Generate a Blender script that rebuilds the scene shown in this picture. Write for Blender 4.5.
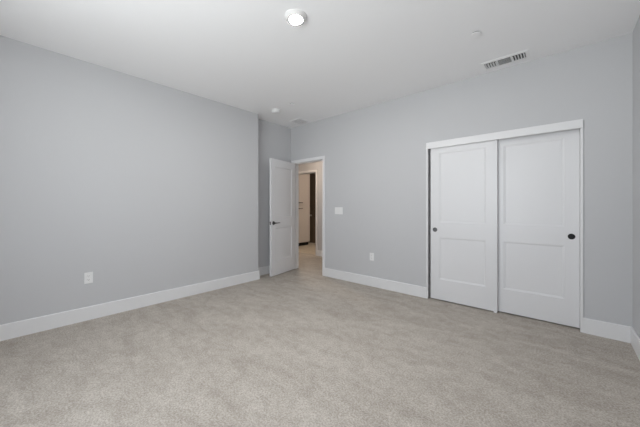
import bpy, bmesh, math, random
from mathutils import Matrix, Vector

for o in list(bpy.data.objects):
    bpy.data.objects.remove(o, do_unlink=True)
SC = bpy.context.scene
COL = SC.collection
PI = math.pi

# ------------------------------------------------------------------ measures (metres)
H = 2.743            # ceiling height
XL = -3.7765         # left wall
XN = -3.968          # recessed left wall beside the open door
YN = 2.735           # where the recess begins
YB = 3.633           # back wall (closet + doorway)
XR = 0.473           # right wall
YR = -0.75           # rear wall behind the camera (windows)
YH = 5.011           # far wall of the hallway
WT = 0.115           # wall thickness
BBH = 0.143          # baseboard height

# ------------------------------------------------------------------ camera
cd = bpy.data.cameras.new('camera')
cam = bpy.data.objects.new('camera', cd); COL.objects.link(cam)
cam.location = (0, 0, 1.2017)
cam.rotation_euler = (PI/2, 0, math.radians(41.4245))
cd.sensor_width = 36; cd.lens = 36*273.35/640
cd.shift_y = -6.5/640
cd.clip_start = 0.02
SC.camera = cam
SC.cycles.diffuse_bounces = 8
SC.cycles.max_bounces = 14

# ------------------------------------------------------------------ world: hazy daylight, pale ground
W = bpy.data.worlds.new('daylight'); SC.world = W; W.use_nodes = True
nt = W.node_tree; nt.nodes.clear()
out = nt.nodes.new('ShaderNodeOutputWorld'); bg = nt.nodes.new('ShaderNodeBackground')
tc = nt.nodes.new('ShaderNodeTexCoord'); sep = nt.nodes.new('ShaderNodeSeparateXYZ')
mr = nt.nodes.new('ShaderNodeMapRange'); mr.inputs['From Min'].default_value = -0.15; mr.inputs['From Max'].default_value = 0.15
mx = nt.nodes.new('ShaderNodeMix'); mx.data_type = 'RGBA'
mx.inputs[6].default_value = (2.05, 2.05, 2.10, 1)     # sunlit pale ground
mx.inputs[7].default_value = (1.00, 1.04, 1.14, 1)      # bright hazy sky
nt.links.new(tc.outputs['Generated'], sep.inputs[0]); nt.links.new(sep.outputs['Z'], mr.inputs['Value'])
nt.links.new(mr.outputs[0], mx.inputs[0]); nt.links.new(mx.outputs[2], bg.inputs['Color'])
bg.inputs['Strength'].default_value = 6.1
nt.links.new(bg.outputs[0], out.inputs['Surface'])

# ------------------------------------------------------------------ windows (openings in the rear and right walls) and their portals
WIN_REAR = (-2.25, -0.35, 0.75, 2.25)
def portal(name, loc, rot, sx, sy):
    l = bpy.data.lights.new(name, 'AREA'); l.shape = 'RECTANGLE'; l.size = sx; l.size_y = sy
    l.cycles.is_portal = True
    o = bpy.data.objects.new(name, l); COL.objects.link(o); o.location = loc; o.rotation_euler = rot
x0, x1, z0, z1 = WIN_REAR
portal('window_daylight', ((x0+x1)/2, YR-WT-0.02, (z0+z1)/2), (PI/2, 0, 0), x1-x0, z1-z0)
SC.view_settings.view_transform = 'Standard'
SC.view_settings.look = 'None'
SC.view_settings.exposure = 0.0
SC.view_settings.gamma = 1.0
SC.view_settings.use_curve_mapping = False

# ------------------------------------------------------------------ materials
def base_mat(name, col, rough=0.5, metal=0.0, spec=0.5):
    m = bpy.data.materials.new(name); m.use_nodes = True
    b = m.node_tree.nodes['Principled BSDF']
    b.inputs['Base Color'].default_value = (*col, 1); b.inputs['Roughness'].default_value = rough
    b.inputs['Metallic'].default_value = metal; b.inputs['Specular IOR Level'].default_value = spec
    return m
def grain(m, scale, strength, dist=0.002, var=0.03, detail=3.0):
    """fine surface texture: noise bump and a slight tone variation"""
    n = m.node_tree; b = n.nodes['Principled BSDF']
    co = n.nodes.new('ShaderNodeTexCoord'); no = n.nodes.new('ShaderNodeTexNoise')
    no.inputs['Scale'].default_value = scale; no.inputs['Detail'].default_value = detail
    bu = n.nodes.new('ShaderNodeBump'); bu.inputs['Strength'].default_value = strength; bu.inputs['Distance'].default_value = dist
    n.links.new(co.outputs['Object'], no.inputs['Vector']); n.links.new(no.outputs['Fac'], bu.inputs['Height'])
    n.links.new(bu.outputs['Normal'], b.inputs['Normal'])
    if var:
        c = b.inputs['Base Color'].default_value[:3]
        r = n.nodes.new('ShaderNodeValToRGB')
        r.color_ramp.elements[0].position = 0.3; r.color_ramp.elements[1].position = 0.7
        r.color_ramp.elements[0].color = (*[v*(1-var) for v in c], 1)
        r.color_ramp.elements[1].color = (*[min(1, v*(1+var)) for v in c], 1)
        n.links.new(no.outputs['Fac'], r.inputs['Fac']); n.links.new(r.outputs['Color'], b.inputs['Base Color'])
    return m
M_WALL = grain(base_mat('grey_wall_paint', (0.555, 0.558, 0.572), 0.75, spec=0.3), 220, 0.12, 0.001, 0.01)
M_CEIL = grain(base_mat('ceiling_paint', (0.88, 0.88, 0.89), 0.85, spec=0.2), 160, 0.2, 0.0015, 0.01)
M_TRIM = grain(base_mat('white_trim_paint', (0.76, 0.76, 0.77), 0.4), 60, 0.04, 0.0006, 0.0)
M_DOOR = grain(base_mat('white_door_paint', (0.73, 0.73, 0.745), 0.38), 70, 0.05, 0.0006, 0.0)
M_PLAST = base_mat('white_plastic', (0.80, 0.80, 0.80), 0.3)
M_SLOT = base_mat('dark_slot', (0.05, 0.05, 0.05), 0.6)
M_DUCT = base_mat('duct_interior', (0.09, 0.09, 0.09), 0.7)
M_THROAT = base_mat('grey_throat', (0.60, 0.60, 0.60), 0.7)
M_RING = base_mat('white_light_trim', (0.74, 0.73, 0.73), 0.45)
M_REG = base_mat('white_register_paint', (0.88, 0.88, 0.88), 0.4)
M_METAL = grain(base_mat('dark_satin_metal', (0.10, 0.10, 0.105), 0.32, 0.9), 300, 0.05, 0.0003, 0.05)
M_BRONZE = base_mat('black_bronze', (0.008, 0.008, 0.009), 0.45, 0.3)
M_PULL = base_mat('satin_pull', (0.16, 0.16, 0.165), 0.35, 0.8)
M_HINGE = base_mat('satin_nickel', (0.45, 0.44, 0.42), 0.35, 0.9)
M_CAB = grain(base_mat('white_cabinet_paint', (0.60, 0.57, 0.54), 0.45), 60, 0.04, 0.0006, 0.01)
M_VINYL = grain(base_mat('tan_floor_tile', (0.50, 0.45, 0.37), 0.4), 6, 0.1, 0.002, 0.15)

def carpet():
    m = bpy.data.materials.new('cut_pile_carpet'); m.use_nodes = True
    n = m.node_tree; b = n.nodes['Principled BSDF']; L = n.links
    b.inputs['Roughness'].default_value = 0.95; b.inputs['Specular IOR Level'].default_value = 0.1
    co = n.nodes.new('ShaderNodeTexCoord')
    def noise(scale, detail, rough=0.5, vec=None, dist=0.0):
        t = n.nodes.new('ShaderNodeTexNoise'); t.inputs['Scale'].default_value = scale
        t.inputs['Detail'].default_value = detail; t.inputs['Roughness'].default_value = rough
        t.inputs['Distortion'].default_value = dist
        L.new(vec or co.outputs['Object'], t.inputs['Vector']); return t
    tuft = noise(88, 5, 0.82)
    vor = n.nodes.new('ShaderNodeTexVoronoi'); vor.inputs['Scale'].default_value = 120
    L.new(co.outputs['Object'], vor.inputs['Vector'])
    clump = noise(14, 3, 0.6, dist=0.6)
    # brushed / vacuum marks: long soft patches
    mp = n.nodes.new('ShaderNodeMapping'); mp.inputs['Rotation'].default_value = (0, 0, math.radians(35)); mp.inputs['Scale'].default_value = (1.0, 2.6, 1)
    L.new(co.outputs['Object'], mp.inputs['Vector'])
    marks = noise(2.4, 4, 0.55, mp.outputs[0], 0.8)
    def ramp(src, p0, c0, p1, c1, mid=None):
        r = n.nodes.new('ShaderNodeValToRGB'); e = r.color_ramp.elements
        e[0].position = p0; e[0].color = (*c0, 1); e[1].position = p1; e[1].color = (*c1, 1)
        if mid: k = e.new(mid[0]); k.color = (*mid[1], 1)
        L.new(src, r.inputs['Fac']); return r.outputs['Color']
    def mul(a, c):
        x = n.nodes.new('ShaderNodeMix'); x.data_type = 'RGBA'; x.blend_type = 'MULTIPLY'; x.inputs[0].default_value = 1
        L.new(a, x.inputs[6]); L.new(c, x.inputs[7]); return x.outputs[2]
    c1 = ramp(tuft.outputs['Fac'], 0.36, CARPET_DARK, 0.64, CARPET_LIGHT, (0.5, CARPET_MID))
    c2 = ramp(clump.outputs['Fac'], 0.3, (0.84, 0.83, 0.82), 0.68, (1, 1, 1))
    c3 = ramp(marks.outputs['Fac'], 0.35, (0.86, 0.85, 0.84), 0.62, (1, 1, 1))
    L.new(mul(mul(c1, c2), c3), b.inputs['Base Color'])
    add = n.nodes.new('ShaderNodeMath'); add.operation = 'ADD'
    add.operation = 'MULTIPLY_ADD'; L.new(vor.outputs['Distance'], add.inputs[0]); add.inputs[1].default_value = 0.25; L.new(tuft.outputs['Fac'], add.inputs[2])
    bu = n.nodes.new('ShaderNodeBump'); bu.inputs['Strength'].default_value = 0.3; bu.inputs['Distance'].default_value = 0.006
    L.new(add.outputs[0], bu.inputs['Height']); L.new(bu.outputs['Normal'], b.inputs['Normal'])
    return m
CARPET_DARK = (0.32, 0.292, 0.260); CARPET_MID = (0.49, 0.45, 0.405); CARPET_LIGHT = (0.66, 0.615, 0.56)
M_CARPET = carpet()

def glass():
    m = bpy.data.materials.new('window_glass'); m.use_nodes = True
    n = m.node_tree; n.nodes.clear()
    o = n.nodes.new('ShaderNodeOutputMaterial'); t = n.nodes.new('ShaderNodeBsdfTransparent'); g = n.nodes.new('ShaderNodeBsdfGlossy')
    t.inputs['Color'].default_value = (0.95, 0.97, 0.96, 1); g.inputs['Roughness'].default_value = 0.02
    x = n.nodes.new('ShaderNodeMixShader'); x.inputs[0].default_value = 0.06
    n.links.new(t.outputs[0], x.inputs[1]); n.links.new(g.outputs[0], x.inputs[2]); n.links.new(x.outputs[0], o.inputs['Surface'])
    return m
M_GLASS = glass()
def emit(name, col, s):
    m = bpy.data.materials.new(name); m.use_nodes = True
    b = m.node_tree.nodes['Principled BSDF']; b.inputs['Base Color'].default_value = (0.9, 0.9, 0.9, 1)
    b.inputs['Emission Color'].default_value = (*col, 1); b.inputs['Emission Strength'].default_value = s
    return m
M_LENS = emit('lit_lens', (1.0, 0.98, 0.955), 850.0)
M_HALLLENS = emit('hall_lit_lens', (1.0, 0.80, 0.62), 460.0)
M_BATHFILL = emit('bath_fill_lens', (1.0, 0.78, 0.60), 420.0)

# ------------------------------------------------------------------ mesh helpers
def add_box(bm, x0, x1, y0, y1, z0, z1, bevel=0.0, seg=2):
    vs = [bm.verts.new(p) for p in ((x0,y0,z0),(x1,y0,z0),(x1,y1,z0),(x0,y1,z0),(x0,y0,z1),(x1,y0,z1),(x1,y1,z1),(x0,y1,z1))]
    fs = [bm.faces.new([vs[i] for i in f]) for f in ((0,3,2,1),(4,5,6,7),(0,1,5,4),(1,2,6,5),(2,3,7,6),(3,0,4,7))]
    if bevel:
        es = list({e for f in fs for e in f.edges})
        bmesh.ops.bevel(bm, geom=es, offset=bevel, segments=seg, affect='EDGES', profile=0.6)
def add_lathe(bm, prof, seg=40, mat=Matrix()):
    """prof: (radius, z) list turned about z"""
    rings = []
    for r, z in prof:
        if r <= 1e-6: rings.append([bm.verts.new(mat @ Vector((0, 0, z)))])
        else: rings.append([bm.verts.new(mat @ Vector((r*math.cos(2*PI*k/seg), r*math.sin(2*PI*k/seg), z))) for k in range(seg)])
    for a, b in zip(rings, rings[1:]):
        for k in range(seg):
            k2 = (k+1) % seg
            if len(a) == 1 and len(b) == 1: continue
            if len(a) == 1: bm.faces.new((a[0], b[k], b[k2]))
            elif len(b) == 1: bm.faces.new((a[k], b[0], a[k2]))
            else: bm.faces.new((a[k], b[k], b[k2], a[k2]))
def add_prism(bm, pts, z0, z1):
    n = len(pts)
    lo = [bm.verts.new((x, y, z0)) for x, y in pts]; hi = [bm.verts.new((x, y, z1)) for x, y in pts]
    bm.faces.new(lo[::-1]); bm.faces.new(hi)
    for i in range(n): bm.faces.new((lo[i], lo[(i+1) % n], hi[(i+1) % n], hi[i]))
def add_tube(bm, pts, r, seg=12):
    """round rod through points, closed ends"""
    rings = []
    P = [Vector(p) for p in pts]
    for i, p in enumerate(P):
        d = (P[min(i+1, len(P)-1)] - P[max(i-1, 0)]).normalized()
        u = d.orthogonal().normalized() if i == 0 else (u - d*u.dot(d)).normalized()
        v = d.cross(u); rr = r[i] if isinstance(r, (list, tuple)) else r
        rings.append([bm.verts.new(p + u*rr*math.cos(2*PI*k/seg) + v*rr*math.sin(2*PI*k/seg)) for k in range(seg)])
    for a, b in zip(rings, rings[1:]):
        for k in range(seg): bm.faces.new((a[k], a[(k+1) % seg], b[(k+1) % seg], b[k]))
    bm.faces.new(rings[0][::-1]); bm.faces.new(rings[-1])
def obj(name, bm, mat, parent=None, smooth=False, matrix=None):
    bmesh.ops.recalc_face_normals(bm, faces=bm.faces)
    me = bpy.data.meshes.new(name); bm.to_mesh(me); bm.free()
    me.materials.append(mat)
    if smooth:
        for p in me.polygons: p.use_smooth = True
        me.set_sharp_from_angle(angle=math.radians(35))
    o = bpy.data.objects.new(name, me); COL.objects.link(o)
    if parent: o.parent = parent
    if matrix is not None: o.matrix_local = matrix
    return o
def NB(): return bmesh.new()
def box(name, a, mat, parent=None, bevel=0.0, matrix=None):
    bm = NB(); add_box(bm, *a, bevel=bevel); return obj(name, bm, mat, parent, matrix=matrix)
def tag(o, label, cat=None, group=None, kind=None):
    o['label'] = label
    if cat: o['category'] = cat
    if group: o['group'] = group
    if kind: o['kind'] = kind
    return o
def struct(o, label=None):
    o['kind'] = 'structure'
    if label: o['label'] = label
    return o
def empty(name, loc=(0,0,0), rz=0.0, rot=None):
    o = bpy.data.objects.new(name, None); COL.objects.link(o); o.location = loc
    o.rotation_euler = rot or (0, 0, rz); o.empty_display_size = 0.05
    return o
def copy_tree(o, parent=None):
    c = o.copy(); COL.objects.link(c)
    if parent: c.parent = parent
    for ch in [k for k in bpy.data.objects if k.parent == o]: copy_tree(ch, c)
    return c
def wall_bm(u0, u1, z0, z1, d0, d1, holes, axis):
    """slab in the u-z plane with rectangular openings, thickness from d0 to d1; axis 'x': u runs along x"""
    bm = NB()
    us = sorted({u0, u1, *[h[0] for h in holes], *[h[1] for h in holes]})
    zs = sorted({z0, z1, *[h[2] for h in holes], *[h[3] for h in holes]})
    solid = lambda i, j: 0 <= i < len(us)-1 and 0 <= j < len(zs)-1 and not any(
        h[0] <= (us[i]+us[i+1])/2 <= h[1] and h[2] <= (zs[j]+zs[j+1])/2 <= h[3] for h in holes)
    P = lambda u, z, d: (u, d, z) if axis == 'x' else (d, u, z)
    def q(*pts): bm.faces.new([bm.verts.new(P(*p)) for p in pts])
    for i in range(len(us)-1):
        for j in range(len(zs)-1):
            if not solid(i, j): continue
            a, b, c, d = us[i], us[i+1], zs[j], zs[j+1]
            q((a,c,d0),(b,c,d0),(b,d,d0),(a,d,d0)); q((a,c,d1),(b,c,d1),(b,d,d1),(a,d,d1))
            if not solid(i-1, j): q((a,c,d0),(a,d,d0),(a,d,d1),(a,c,d1))
            if not solid(i+1, j): q((b,c,d0),(b,d,d0),(b,d,d1),(b,c,d1))
            if not solid(i, j-1): q((a,c,d0),(b,c,d0),(b,c,d1),(a,c,d1))
            if not solid(i, j+1): q((a,d,d0),(b,d,d0),(b,d,d1),(a,d,d1))
    bmesh.ops.remove_doubles(bm, verts=bm.verts, dist=1e-5)
    return bm

# ================================================================== THE SHELL
DX0, DX1, DH = -3.880, -3.142, 2.040           # bedroom doorway (clear opening)
CX0, CX1, CH = -1.331, 0.158, 2.043            # closet opening incl. its thin side trims
HX0, HX1, HH = -5.335, -4.560, 2.065           # doorway across the hallway
XE = -7.6                                      # outer left end of hall / bath
XHR = -1.55                                    # right end of hallway
YE = 6.75                                      # bath end wall

struct(box('floor', (XE-.1, XR+WT, YR-WT, YH+0.06, -0.12, 0.0), M_CARPET), 'beige cut pile carpet covering the bedroom and hallway floor')
struct(box('floor_bathroom', (XE-.1, -3.6, YH+0.06, YE+WT, -0.12, -0.004), M_VINYL), 'tan floor of the room across the hallway')
struct(box('ceiling', (XE-.1, XR+WT, YR-WT, YE+WT, H, H+0.12), M_CEIL), 'pale smooth painted ceiling')

bm = NB(); add_prism(bm, [(XL, YR-WT), (XL, YN), (XN, YN), (XN, YB), (XN-WT, YB), (XN-WT, YR-WT)], 0, H)
bmesh.ops.recalc_face_normals(bm, faces=bm.faces)
es = [e for e in bm.edges if abs(e.verts[0].co.x-XL) < 1e-4 and abs(e.verts[1].co.x-XL) < 1e-4 and abs(e.verts[0].co.y-YN) < 1e-4 and abs(e.verts[1].co.y-YN) < 1e-4]
bmesh.ops.bevel(bm, geom=es, offset=0.012, segments=4, affect='EDGES', profile=0.5)   # rounded drywall corner
struct(obj('wall_left', bm, M_WALL), 'light grey left wall, stepping back beside the open door')
struct(obj('wall_back', wall_bm(XE, XR, 0, H, YB, YB+WT, [(DX0-.02, DX1+.02, 0, DH+.02), (CX0+.0, CX1-.0, 0, CH-.01)], 'x'), M_WALL), 'light grey wall holding the doorway and the closet')
struct(obj('wall_right', wall_bm(YR-WT, YB+0.9, 0, H, XR, XR+WT, [], 'y'), M_WALL), 'light grey right wall')
x0, x1, z0, z1 = WIN_REAR
struct(obj('wall_rear', wall_bm(XL, XR, 0, H, YR-WT, YR, [(x0, x1, z0, z1)], 'x'), M_WALL), 'light grey wall with the window')
struct(obj('wall_hall', wall_bm(XE, XHR+WT, 0, H, YH, YH+WT, [(HX0-.02, HX1+.02, 0, HH+.02)], 'x'), M_WALL), 'grey hallway wall seen through the bedroom doorway')
struct(box('wall_hall_left', (XE-.1, XE, YB, YE+WT, 0, H), M_WALL))
struct(box('wall_hall_right', (XHR, XHR+WT, YB+WT, YH, 0, H), M_WALL))
struct(box('wall_bathroom_back', (XE, -3.6, YE, YE+WT, 0, H), M_WALL))
struct(box('wall_bathroom_right', (-3.7, -3.6, YH+WT, YE, 0, H), M_WALL))
struct(box('wall_closet_back', (XHR+WT, XR, YB+0.75, YB+0.75+WT, 0, H), M_WALL))

# ---- baseboards
def bb_profile_run(bm, pts, side):
    """flat stock with an eased top edge swept along pts (plan view), thickness to `side`"""
    t = 0.014; prof = [(0, 0), (t, 0), (t, BBH-0.006), (t-0.002, BBH-0.002), (t-0.006, BBH), (0, BBH)]
    n = len(pts); P = [Vector((x, y)) for x, y in pts]; rings = []
    for i in range(n):
        ds = []
        if i > 0: ds.append((P[i]-P[i-1]).normalized())
        if i < n-1: ds.append((P[i+1]-P[i]).normalized())
        ns = [Vector((-d.y, d.x))*side for d in ds]
        m = sum(ns, Vector((0, 0))).normalized(); m = m / m.dot(ns[0])
        rings.append([bm.verts.new((P[i].x+m.x*o, P[i].y+m.y*o, z)) for o, z in prof])
    k = len(prof)
    for a, b in zip(rings, rings[1:]):
        for j in range(k): bm.faces.new((a[j], a[(j+1) % k], b[(j+1) % k], b[j]))
    bm.faces.new(rings[0]); bm.faces.new(rings[-1][::-1])
bm = NB(); bb_profile_run(bm, [(XL, YR+.014), (XL, YN), (XN, YN), (XN, YB)], -1)
struct(obj('baseboard_left', bm, M_TRIM), 'white baseboard along the left wall')
bm = NB(); bb_profile_run(bm, [(DX1+.057, YB), (CX0, YB)], -1)
struct(obj('baseboard_back', bm, M_TRIM), 'white baseboard between the doorway and the closet')
bm = NB(); bb_profile_run(bm, [(CX1, YB), (XR, YB), (XR, YR+.014)], -1)
struct(obj('baseboard_right', bm, M_TRIM), 'white baseboard from the closet round the right corner')
bm = NB(); bb_profile_run(bm, [(XR-.014, YR), (XL+.014, YR)], -1)
struct(obj('baseboard_rear', bm, M_TRIM))
bm = NB(); bb_profile_run(bm, [(HX1+.060, YH), (XHR, YH)], -1)
struct(obj('baseboard_hall', bm, M_TRIM), 'white baseboard in the hallway')

# ---- door casings and jambs
def casing(name, a, b, top, y_room, y_far, w=0.057, both=True, label=None):
    """jamb lining plus flat casing with eased edges on both wall faces"""
    bm = NB(); e = 0.0015
    for (x0, x1, z0, z1) in ((a-.02, a, 0, top), (b, b+.02, 0, top), (a-.02, b+.02, top, top+.02)):
        add_box(bm, x0, x1, y_room-.001, y_far+.001, z0, z1)
    for (y0, y1) in ((y_room-.015, y_room), (y_far, y_far+.015)):
        add_box(bm, a-w, a-.003, y0, y1, 0, top+.003, bevel=e, seg=1)
        add_box(bm, b+.003, b+w, y0, y1, 0, top+.003, bevel=e, seg=1)
        add_box(bm, a-w, b+w, y0, y1, top+.003, top+w, bevel=e, seg=1)
    # door stop
    ys = y_room+.038
    add_box(bm, a, a+.010, ys, ys+.032, 0, top); add_box(bm, b-.010, b, ys, ys+.032, 0, top); add_box(bm, a+.010, b-.010, ys, ys+.032, top-.010, top)
    return struct(obj(name, bm, M_TRIM), label)
casing('trim_1', DX0, DX1, DH, YB, YB+WT, label='white casing and jamb around the bedroom doorway')
casing('trim_2', HX0, HX1, HH, YH, YH+WT, w=0.060, label='white casing around the doorway across the hallway')

# ---- closet trim: thin side boards and a flat header board hiding the track
bm = NB()
add_box(bm, CX0, CX0+.020, YB-.012, YB+WT, 0, CH-.082, bevel=.001, seg=1)
add_box(bm, CX1-.020, CX1, YB-.012, YB+WT, 0, CH-.082, bevel=.001, seg=1)
add_box(bm, CX0, CX1, YB-.018, YB+.006, CH-.082, CH, bevel=.0015, seg=1)
struct(obj('trim_3', bm, M_TRIM), 'white header board and side trims around the closet')
bm = NB()   # overhead track
add_box(bm, CX0+.02, CX1-.02, YB+.012, YB+.105, CH-.034, CH-.011)
struct(obj('trim_4', bm, M_DUCT), 'closet door track behind the header board')

# ================================================================== DOORS
def panel_leaf(w, h, t, stile, panels, rec=0.009, bev=0.015):
    """leaf in x 0..w, y 0..t, z 0..h; panels: list of (z0, z1); recessed flat panels with sloped moulding on both faces"""
    bm = NB()
    xs = [0, stile, w-stile, w]; zs = sorted({0, h, *[p for q in panels for p in q]})
    V = lambda x, y, z: bm.verts.new((x, y, z))
    for y, s in ((0, 1), (t, -1)):
        for i in range(3):
            for j in range(len(zs)-1):
                a, b, c, d = xs[i], xs[i+1], zs[j], zs[j+1]
                if i == 1 and (c, d) in [tuple(p) for p in panels]:
                    # step down, slope, small bead, flat field
                    lv = [(0, 0), (0.0012, 0.004), (bev*0.75, 0.0062), (bev, rec), (bev+.001, rec)]
                    rings = [[V(a+o, y+s*dp, c+o), V(b-o, y+s*dp, c+o), V(b-o, y+s*dp, d-o), V(a+o, y+s*dp, d-o)] for o, dp in lv]
                    for r0, r1 in zip(rings, rings[1:]):
                        for k in range(4): bm.faces.new((r0[k], r0[(k+1) % 4], r1[(k+1) % 4], r1[k]))
                    bm.faces.new(rings[-1])
                else:
                    bm.faces.new((V(a,y,c), V(b,y,c), V(b,y,d), V(a,y,d)))
    for i in range(3):
        for z in (0, h): bm.faces.new((V(xs[i],0,z), V(xs[i+1],0,z), V(xs[i+1],t,z), V(xs[i],t,z)))
    for j in range(len(zs)-1):
        for x in (0, w): bm.faces.new((V(x,0,zs[j]), V(x,t,zs[j]), V(x,t,zs[j+1]), V(x,0,zs[j+1])))
    bmesh.ops.remove_doubles(bm, verts=bm.verts, dist=1e-5)
    return bm

# ---- bedroom door: swung open into the room, hinged on the left jamb
ANG = math.radians(-78.5)
door = empty('door_1', (DX0+.002, YB-.002, 0), ANG)
LW, LH, LT = 0.711, 2.022, 0.035
leaf = obj('door_leaf', panel_leaf(LW, LH, LT, 0.112, [(0.245, 0.825), (1.010, LH-.130)]), M_DOOR, door, matrix=Matrix.Translation((0.002, 0, 0.014)))
def lever(y, s):
    """rosette, neck and lever on the leaf face at y; s = outward direction"""
    L = empty('lever_handle'); L.parent = door; L.location = (LW-.060, y, 0.925)
    R = Matrix.Rotation(-s*PI/2, 4, 'X')
    bm = NB(); add_lathe(bm, [(0, 0), (.033, 0), (.033, .004), (.030, .009), (.014, .011), (.0115, .014), (.0115, .046), (0, .046)], 36, R)
    obj('rosette', bm, M_METAL, L, True)
    bm = NB(); add_tube(bm, [(0, s*.030, 0), (0, s*.046, 0), (-.004, s*.052, 0), (-.014, s*.055, 0), (-.05, s*.055, .001), (-.09, s*.054, .002), (-.115, s*.050, .001)], [.009, .0095, .0095, .009, .0085, .008, .006], 14)
    obj('lever', bm, M_METAL, L, True)
lever(LT, 1); lever(0, -1)
bm = NB(); add_box(bm, LW+.0015, LW+.0032, .006, LT-.006, .925-.028, .925+.028); add_box(bm, LW+.003, LW+.012, .012, LT-.012, .925-.009, .925+.009, bevel=.002)
obj('latch', bm, M_METAL, door)
for z in (.20, 1.02, 1.84):
    bm = NB(); add_tube(bm, [(-.003, -.004, z-.045), (-.003, -.004, z+.045)], .0055, 12)
    add_box(bm, -.002, .002, .0, .030, z-.044, z+.044)
    obj('hinge', bm, M_HINGE, door)
struct(door, 'white two-panel bedroom door standing open with a dark lever handle'); 

# ---- closet sliding doors
def slider(name, xa, xb, y, pull_x, pull_mat, label):
    d = empty(name, (xa, y, 0)); w = xb-xa; h = 1.975; t = 0.035; z = 0.014
    obj('door_leaf', panel_leaf(w, h, t, 0.112, [(0.262, 0.797), (0.990, 1.882)]), M_DOOR, d, matrix=Matrix.Translation((0, 0, z)))
    bm = NB(); R = Matrix.Translation((pull_x-xa, 0, .908)) @ Matrix.Rotation(PI/2, 4, 'X')
    add_lathe(bm, [(0, .0006), (.019, .0006), (.0215, .0035), (.024, .0045), (.0275, .0035), (.0285, 0.0), (.0285, -.002)], 40, R)
    obj('finger_pull', bm, pull_mat, d, True)
    for rx in (.08, w-.08):
        bm = NB(); add_box(bm, rx-.02, rx+.02, .014, .018, h+.010, h+.036); obj('roller_hanger', bm, M_HINGE, d)
    return struct(d, label)
slider('door_2', -1.284, -0.543, YB+.014, -1.228, M_PULL, 'white two-panel sliding closet door on the left, in front')
slider('door_3', -0.600, 0.136, YB+.060, 0.077, M_BRONZE, 'white two-panel sliding closet door on the right with a black round pull')
# floor guide
tag(box('door_guide', (-.578, -.548, YB+.010, YB+.100, 0, .012), M_PLAST, bevel=.001), 'small white floor guide under the seam of the closet doors', 'door guide')

# ================================================================== WINDOW
x0, x1, z0, z1 = WIN_REAR
win = empty('window_1', ((x0+x1)/2, YR, z0)); w = x1-x0; h = z1-z0
bm = NB(); f = .045
for a in ((-w/2, -w/2+f, 0, h), (w/2-f, w/2, 0, h), (-w/2+f, w/2-f, 0, f), (-w/2+f, w/2-f, h-f, h), (-.03, .03, f, h-f)):
    add_box(bm, a[0], a[1], -WT+.01, -WT+.075, a[2], a[3], bevel=.002, seg=1)
obj('window_frame', bm, M_PLAST, win)
for s in (-1, 1):
    bm = NB(); add_box(bm, *(sorted((s*.03, s*(w/2-f)))), -WT+.035, -WT+.039, f, h-f); obj('pane', bm, M_GLASS, win)
bm = NB(); add_box(bm, -w/2-.04, w/2+.04, 0, .03, -.02, 0, bevel=.003); obj('window_sill', bm, M_TRIM, win)
struct(win, 'wide white framed window behind the camera')

# ================================================================== CEILING THINGS
# lit disc light
dl = empty('ceiling_light', (-1.612, 1.532, H))
bm = NB(); add_lathe(bm, [(0, 0), (.092, 0), (.092, -.004), (.086, -.010), (.070, -.026), (.057, -.028), (.053, -.026), (0, -.026)], 56)
obj('light_trim', bm, M_RING, dl, True)
bm = NB(); add_lathe(bm, [(.0525, -.0264), (.048, -.0278), (.03, -.0280), (0, -.0280)], 56)
obj('lens', bm, M_LENS, dl, True)
tag(dl, 'round lit white disc light on the ceiling', 'ceiling light')
# smoke detector
sd = empty('smoke_detector', (-3.405, 2.795, H))
bm = NB(); add_lathe(bm, [(0, 0), (.068, 0), (.068, -.010), (.0655, -.013), (0, -.013)], 48); obj('mounting_base', bm, M_PLAST, sd, True)
bm = NB(); add_lathe(bm, [(0, -.013), (.061, -.013), (.061, -.017), (.064, -.018), (.064, -.034), (.058, -.043), (.045, -.047), (.043, -.045), (.040, -.047), (.016, -.048), (.015, -.046), (0, -.046)], 48)
obj('detector_body', bm, M_PLAST, sd, True)
tag(sd, 'small white round smoke detector on the ceiling near the open door', 'smoke detector')
# sprinkler covers
sp = empty('sprinkler_cover', (-0.568, 2.733, H))
bm = NB(); add_lathe(bm, [(0, 0), (.030, 0), (.030, -.010), (0, -.010)], 40); obj('retaining_cup', bm, M_DUCT, sp, True)
bm = NB(); add_lathe(bm, [(0, -.010), (.041, -.010), (.042, -.012), (.040, -.0145), (0, -.015)], 40); obj('cover_plate', bm, M_CEIL, sp, True)
tag(sp, 'flat round ceiling-coloured sprinkler cover in front of the slotted air register', 'sprinkler cover', 'concealed sprinkler covers')
s2 = copy_tree(sp); s2.location = (-3.02, 2.785, H)
s2['label'] = 'flat round ceiling-coloured sprinkler cover beside the smoke detector'

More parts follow.
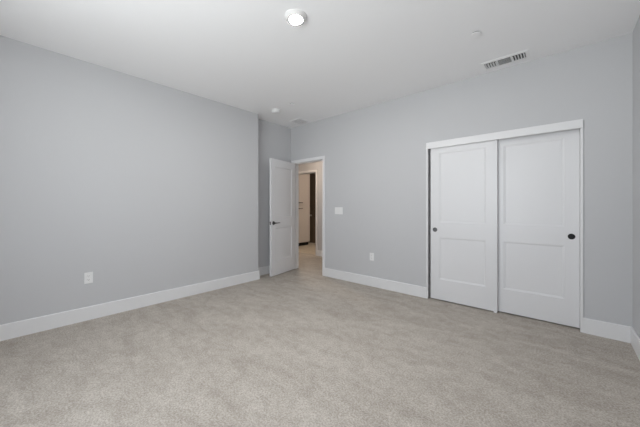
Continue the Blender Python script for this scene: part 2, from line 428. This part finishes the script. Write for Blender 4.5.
def louvre_register():
    """three way ceiling register: flanged frame, dark throat, end banks of cross blades, middle bank of long blades"""
    r = empty('air_register', (-0.447, 3.447, H)); L, Wd = .205, .098
    l, wv = .178, .060
    bm = NB()
    for a in ((-L, L, -Wd, -wv), (-L, L, wv, Wd), (-L, -l, -wv, wv), (l, L, -wv, wv), (-.064, -.056, -wv, wv), (.056, .064, -wv, wv)):
        add_box(bm, a[0], a[1], a[2], a[3], -.0045, 0)
    obj('register_frame', bm, M_REG, r)
    bm = NB(); add_box(bm, -l, l, -wv, wv, -.0015, -.0005); obj('throat', bm, M_DUCT, r)
    def blade(cx, cy, ln, ang, axis):
        bm = NB(); add_box(bm, -.0082, .0082, -ln/2, ln/2, -.0006, .0006)
        m = Matrix.Translation((cx, cy, -.009)) @ (Matrix.Rotation(PI/2, 4, 'Z') if axis else Matrix()) @ Matrix.Rotation(ang, 4, 'Y')
        obj('blade', bm, M_PLAST, r, matrix=m)
    for k in range(5): blade(-.166+k*.0235, 0, 2*wv, math.radians(-40), 0)
    for k in range(5): blade(.072+k*.0235, 0, 2*wv, math.radians(40), 0)
    for k in range(6): blade(0, -.049+k*.0196, .112, math.radians(-40), 1)
    return tag(r, 'white rectangular three-bank air register on the ceiling above the closet', 'air vent')
louvre_register()
def return_grille():
    r = empty('ceiling_vent', (-3.53, 3.455, H)); a, b = .14, .115
    bm = NB()
    for q in ((-a, a, -a, -b), (-a, a, b, a), (-a, -b, -b, b), (b, a, -b, b)): add_box(bm, *q, -.006, 0)
    obj('vent_frame', bm, M_CEIL, r)
    bm = NB(); add_box(bm, -b, b, -b, b, -.0015, -.0005); obj('throat', bm, M_THROAT, r)
    for k in range(12):
        bm = NB(); add_box(bm, -.0085, .0085, -b, b, -.0006, .0006)
        obj('blade', bm, M_CEIL, r, matrix=Matrix.Translation((-b+.0095+k*.0192, 0, -.0045)) @ Matrix.Rotation(math.radians(10), 4, 'Y'))
    return tag(r, 'faint square ceiling vent in the corner above the open door', 'air vent')
return_grille()

# ================================================================== WALL PLATES
def outlet():
    r = empty('wall_outlet')
    bm = NB(); add_box(bm, -.036, .036, -.0055, 0, -.0585, .0585, bevel=.0022); obj('cover_plate', bm, M_PLAST, r)
    for z in (-.0195, .0195):
        bm = NB(); pts = []
        for k in range(24):
            t = 2*PI*k/24; pts.append((max(-.0165, min(.0165, .0195*math.cos(t))), .0145*math.sin(t)))
        lo = [bm.verts.new((x, -.0055, z+y)) for x, y in pts]; hi = [bm.verts.new((x*.97, -.0080, z+y*.97)) for x, y in pts]
        bm.faces.new(lo); bm.faces.new(hi)
        for k in range(24): bm.faces.new((lo[k], lo[(k+1) % 24], hi[(k+1) % 24], hi[k]))
        f_ = obj('receptacle', bm, M_PLAST, r)
        bm = NB(); add_box(bm, -.0075, -.0055, -.0084, -.0079, z-.001, z+.008); add_box(bm, .0055, .0075, -.0084, -.0079, z-.001, z+.007)
        add_lathe(bm, [(0, .0079), (.0024, .0079), (.0024, .0084), (0, .0084)], 12, Matrix.Translation((0, 0, z-.007)) @ Matrix.Rotation(PI/2, 4, 'X'))
        obj('slot', bm, M_SLOT, f_)
    bm = NB(); add_lathe(bm, [(0, .0055), (.003, .0055), (.003, .0068), (0, .0072)], 14, Matrix.Rotation(PI/2, 4, 'X')); obj('screw', bm, M_PLAST, r)
    return r
o1 = outlet(); o1.location = (XL, 0.552, 0.447); o1.rotation_euler = (0, 0, PI/2)
tag(o1, 'white double outlet plate low on the left grey wall', 'outlet', 'wall outlets')
o2 = copy_tree(o1); o2.location = (-2.155, YB, 0.447); o2.rotation_euler = (0, 0, 0)
o2['label'] = 'small white outlet plate low on the wall between doorway and closet'
sw = empty('light_switch', (-2.785, YB, 1.140))
bm = NB(); add_box(bm, -.083, .083, -.0055, 0, -.0585, .0585, bevel=.0022); obj('cover_plate', bm, M_PLAST, sw)
for x in (-.046, 0, .046):
    bm = NB()
    vs = [(-.0165, -.0060, -.033), (.0165, -.0060, -.033), (.0165, -.0060, .033), (-.0165, -.0060, .033), (-.0160, -.0105, -.031), (.0160, -.0105, -.031), (.0160, -.0072, .031), (-.0160, -.0072, .031)]
    v = [bm.verts.new((p[0]+x, p[1], p[2])) for p in vs]
    for f in ((0,1,2,3),(4,5,6,7),(0,1,5,4),(1,2,6,5),(2,3,7,6),(3,0,4,7)): bm.faces.new([v[i] for i in f])
    obj('rocker', bm, M_PLAST, sw)
tag(sw, 'wide white three-rocker switch plate beside the bedroom doorway', 'light switch')

# ================================================================== ROOM ACROSS THE HALLWAY
cab = empty('linen_cabinet', (-6.0, 5.83, 0)); D = .55; CW = .485       # faces +x, spans y
box('cabinet_body', (-D, -.02, -CW, CW, .10, 2.30), M_CAB, cab)
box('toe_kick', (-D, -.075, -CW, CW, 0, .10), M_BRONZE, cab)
def cab_door(y0, y1, z0, z1, hy, hz):
    fr = .06; bm = NB()
    for a in ((y0, y0+fr, z0, z1), (y1-fr, y1, z0, z1), (y0+fr, y1-fr, z0, z0+fr), (y0+fr, y1-fr, z1-fr, z1)):
        add_box(bm, -.019, 0, a[0], a[1], a[2], a[3])
    add_box(bm, -.016, -.009, y0+fr, y1-fr, z0+fr, z1-fr)
    d = obj('door', bm, M_CAB, cab)
    bm = NB(); add_tube(bm, [(0, hy-.065, hz), (.028, hy-.065, hz), (.03, hy-.06, hz), (.03, hy+.06, hz), (.028, hy+.065, hz), (0, hy+.065, hz)], .009, 10)
    obj('pull', bm, M_BRONZE, d, True)
cab_door(-CW+.005, -.003, 1.250, 2.29, -.10, 1.335); cab_door(.003, CW-.005, 1.250, 2.29, .07, 1.335)
cab_door(-CW+.005, -.003, .11, 1.235, -.10, 1.160); cab_door(.003, CW-.005, .11, 1.235, .07, 1.160)
tag(cab, 'tall pale cabinet with dark pulls standing beyond the hallway doorway', 'cabinet')
# hallway ceiling light (warm)
hl = empty('hallway_light', (-4.20, 4.05, H))
bm = NB(); add_lathe(bm, [(0, 0), (.092, 0), (.092, -.004), (.086, -.010), (.070, -.026), (.063, -.026), (0, -.026)], 40); obj('light_trim', bm, M_PLAST, hl, True)
bm = NB(); add_lathe(bm, [(.0625, -.0264), (.058, -.0278), (0, -.0280)], 40); obj('lens', bm, M_HALLLENS, hl, True)
tag(hl, 'round warm lit disc light on the hallway ceiling', 'ceiling light')
# added warm fill lamp, out of view, to light the pale cabinet
h2 = copy_tree(hl); h2.location = (-4.70, 5.95, H)
for k in h2.children:
    if k.name.startswith('lens'): k.data = k.data.copy(); k.data.materials[0] = M_BATHFILL
h2['label'] = 'added unseen warm disc lamp lighting the cabinet beyond the hallway doorway'
# dark door in the end wall of that room
M_ESP = grain(base_mat('dark_brown_door', (0.15, 0.12, 0.085), 0.5), 30, 0.05, 0.0006, 0.1)
dd = empty('door_4', (-6.76, YE-.040, 0))
obj('door_leaf', panel_leaf(.762, 2.42, .035, .11, [(.25, .82), (1.02, 2.29)]), M_ESP, dd, matrix=Matrix.Translation((0, 0, .008)))
bm = NB(); add_lathe(bm, [(0, 0), (.03, 0), (.03, .005), (.012, .010), (.011, .03), (.024, .04), (.028, .052), (.022, .062), (0, .066)], 24, Matrix.Translation((.45, 0, .92)) @ Matrix.Rotation(PI/2, 4, 'X'))
obj('door_knob', bm, M_HINGE, dd, True)
struct(dd, 'dark brown door at the far end beyond the pale cabinet')
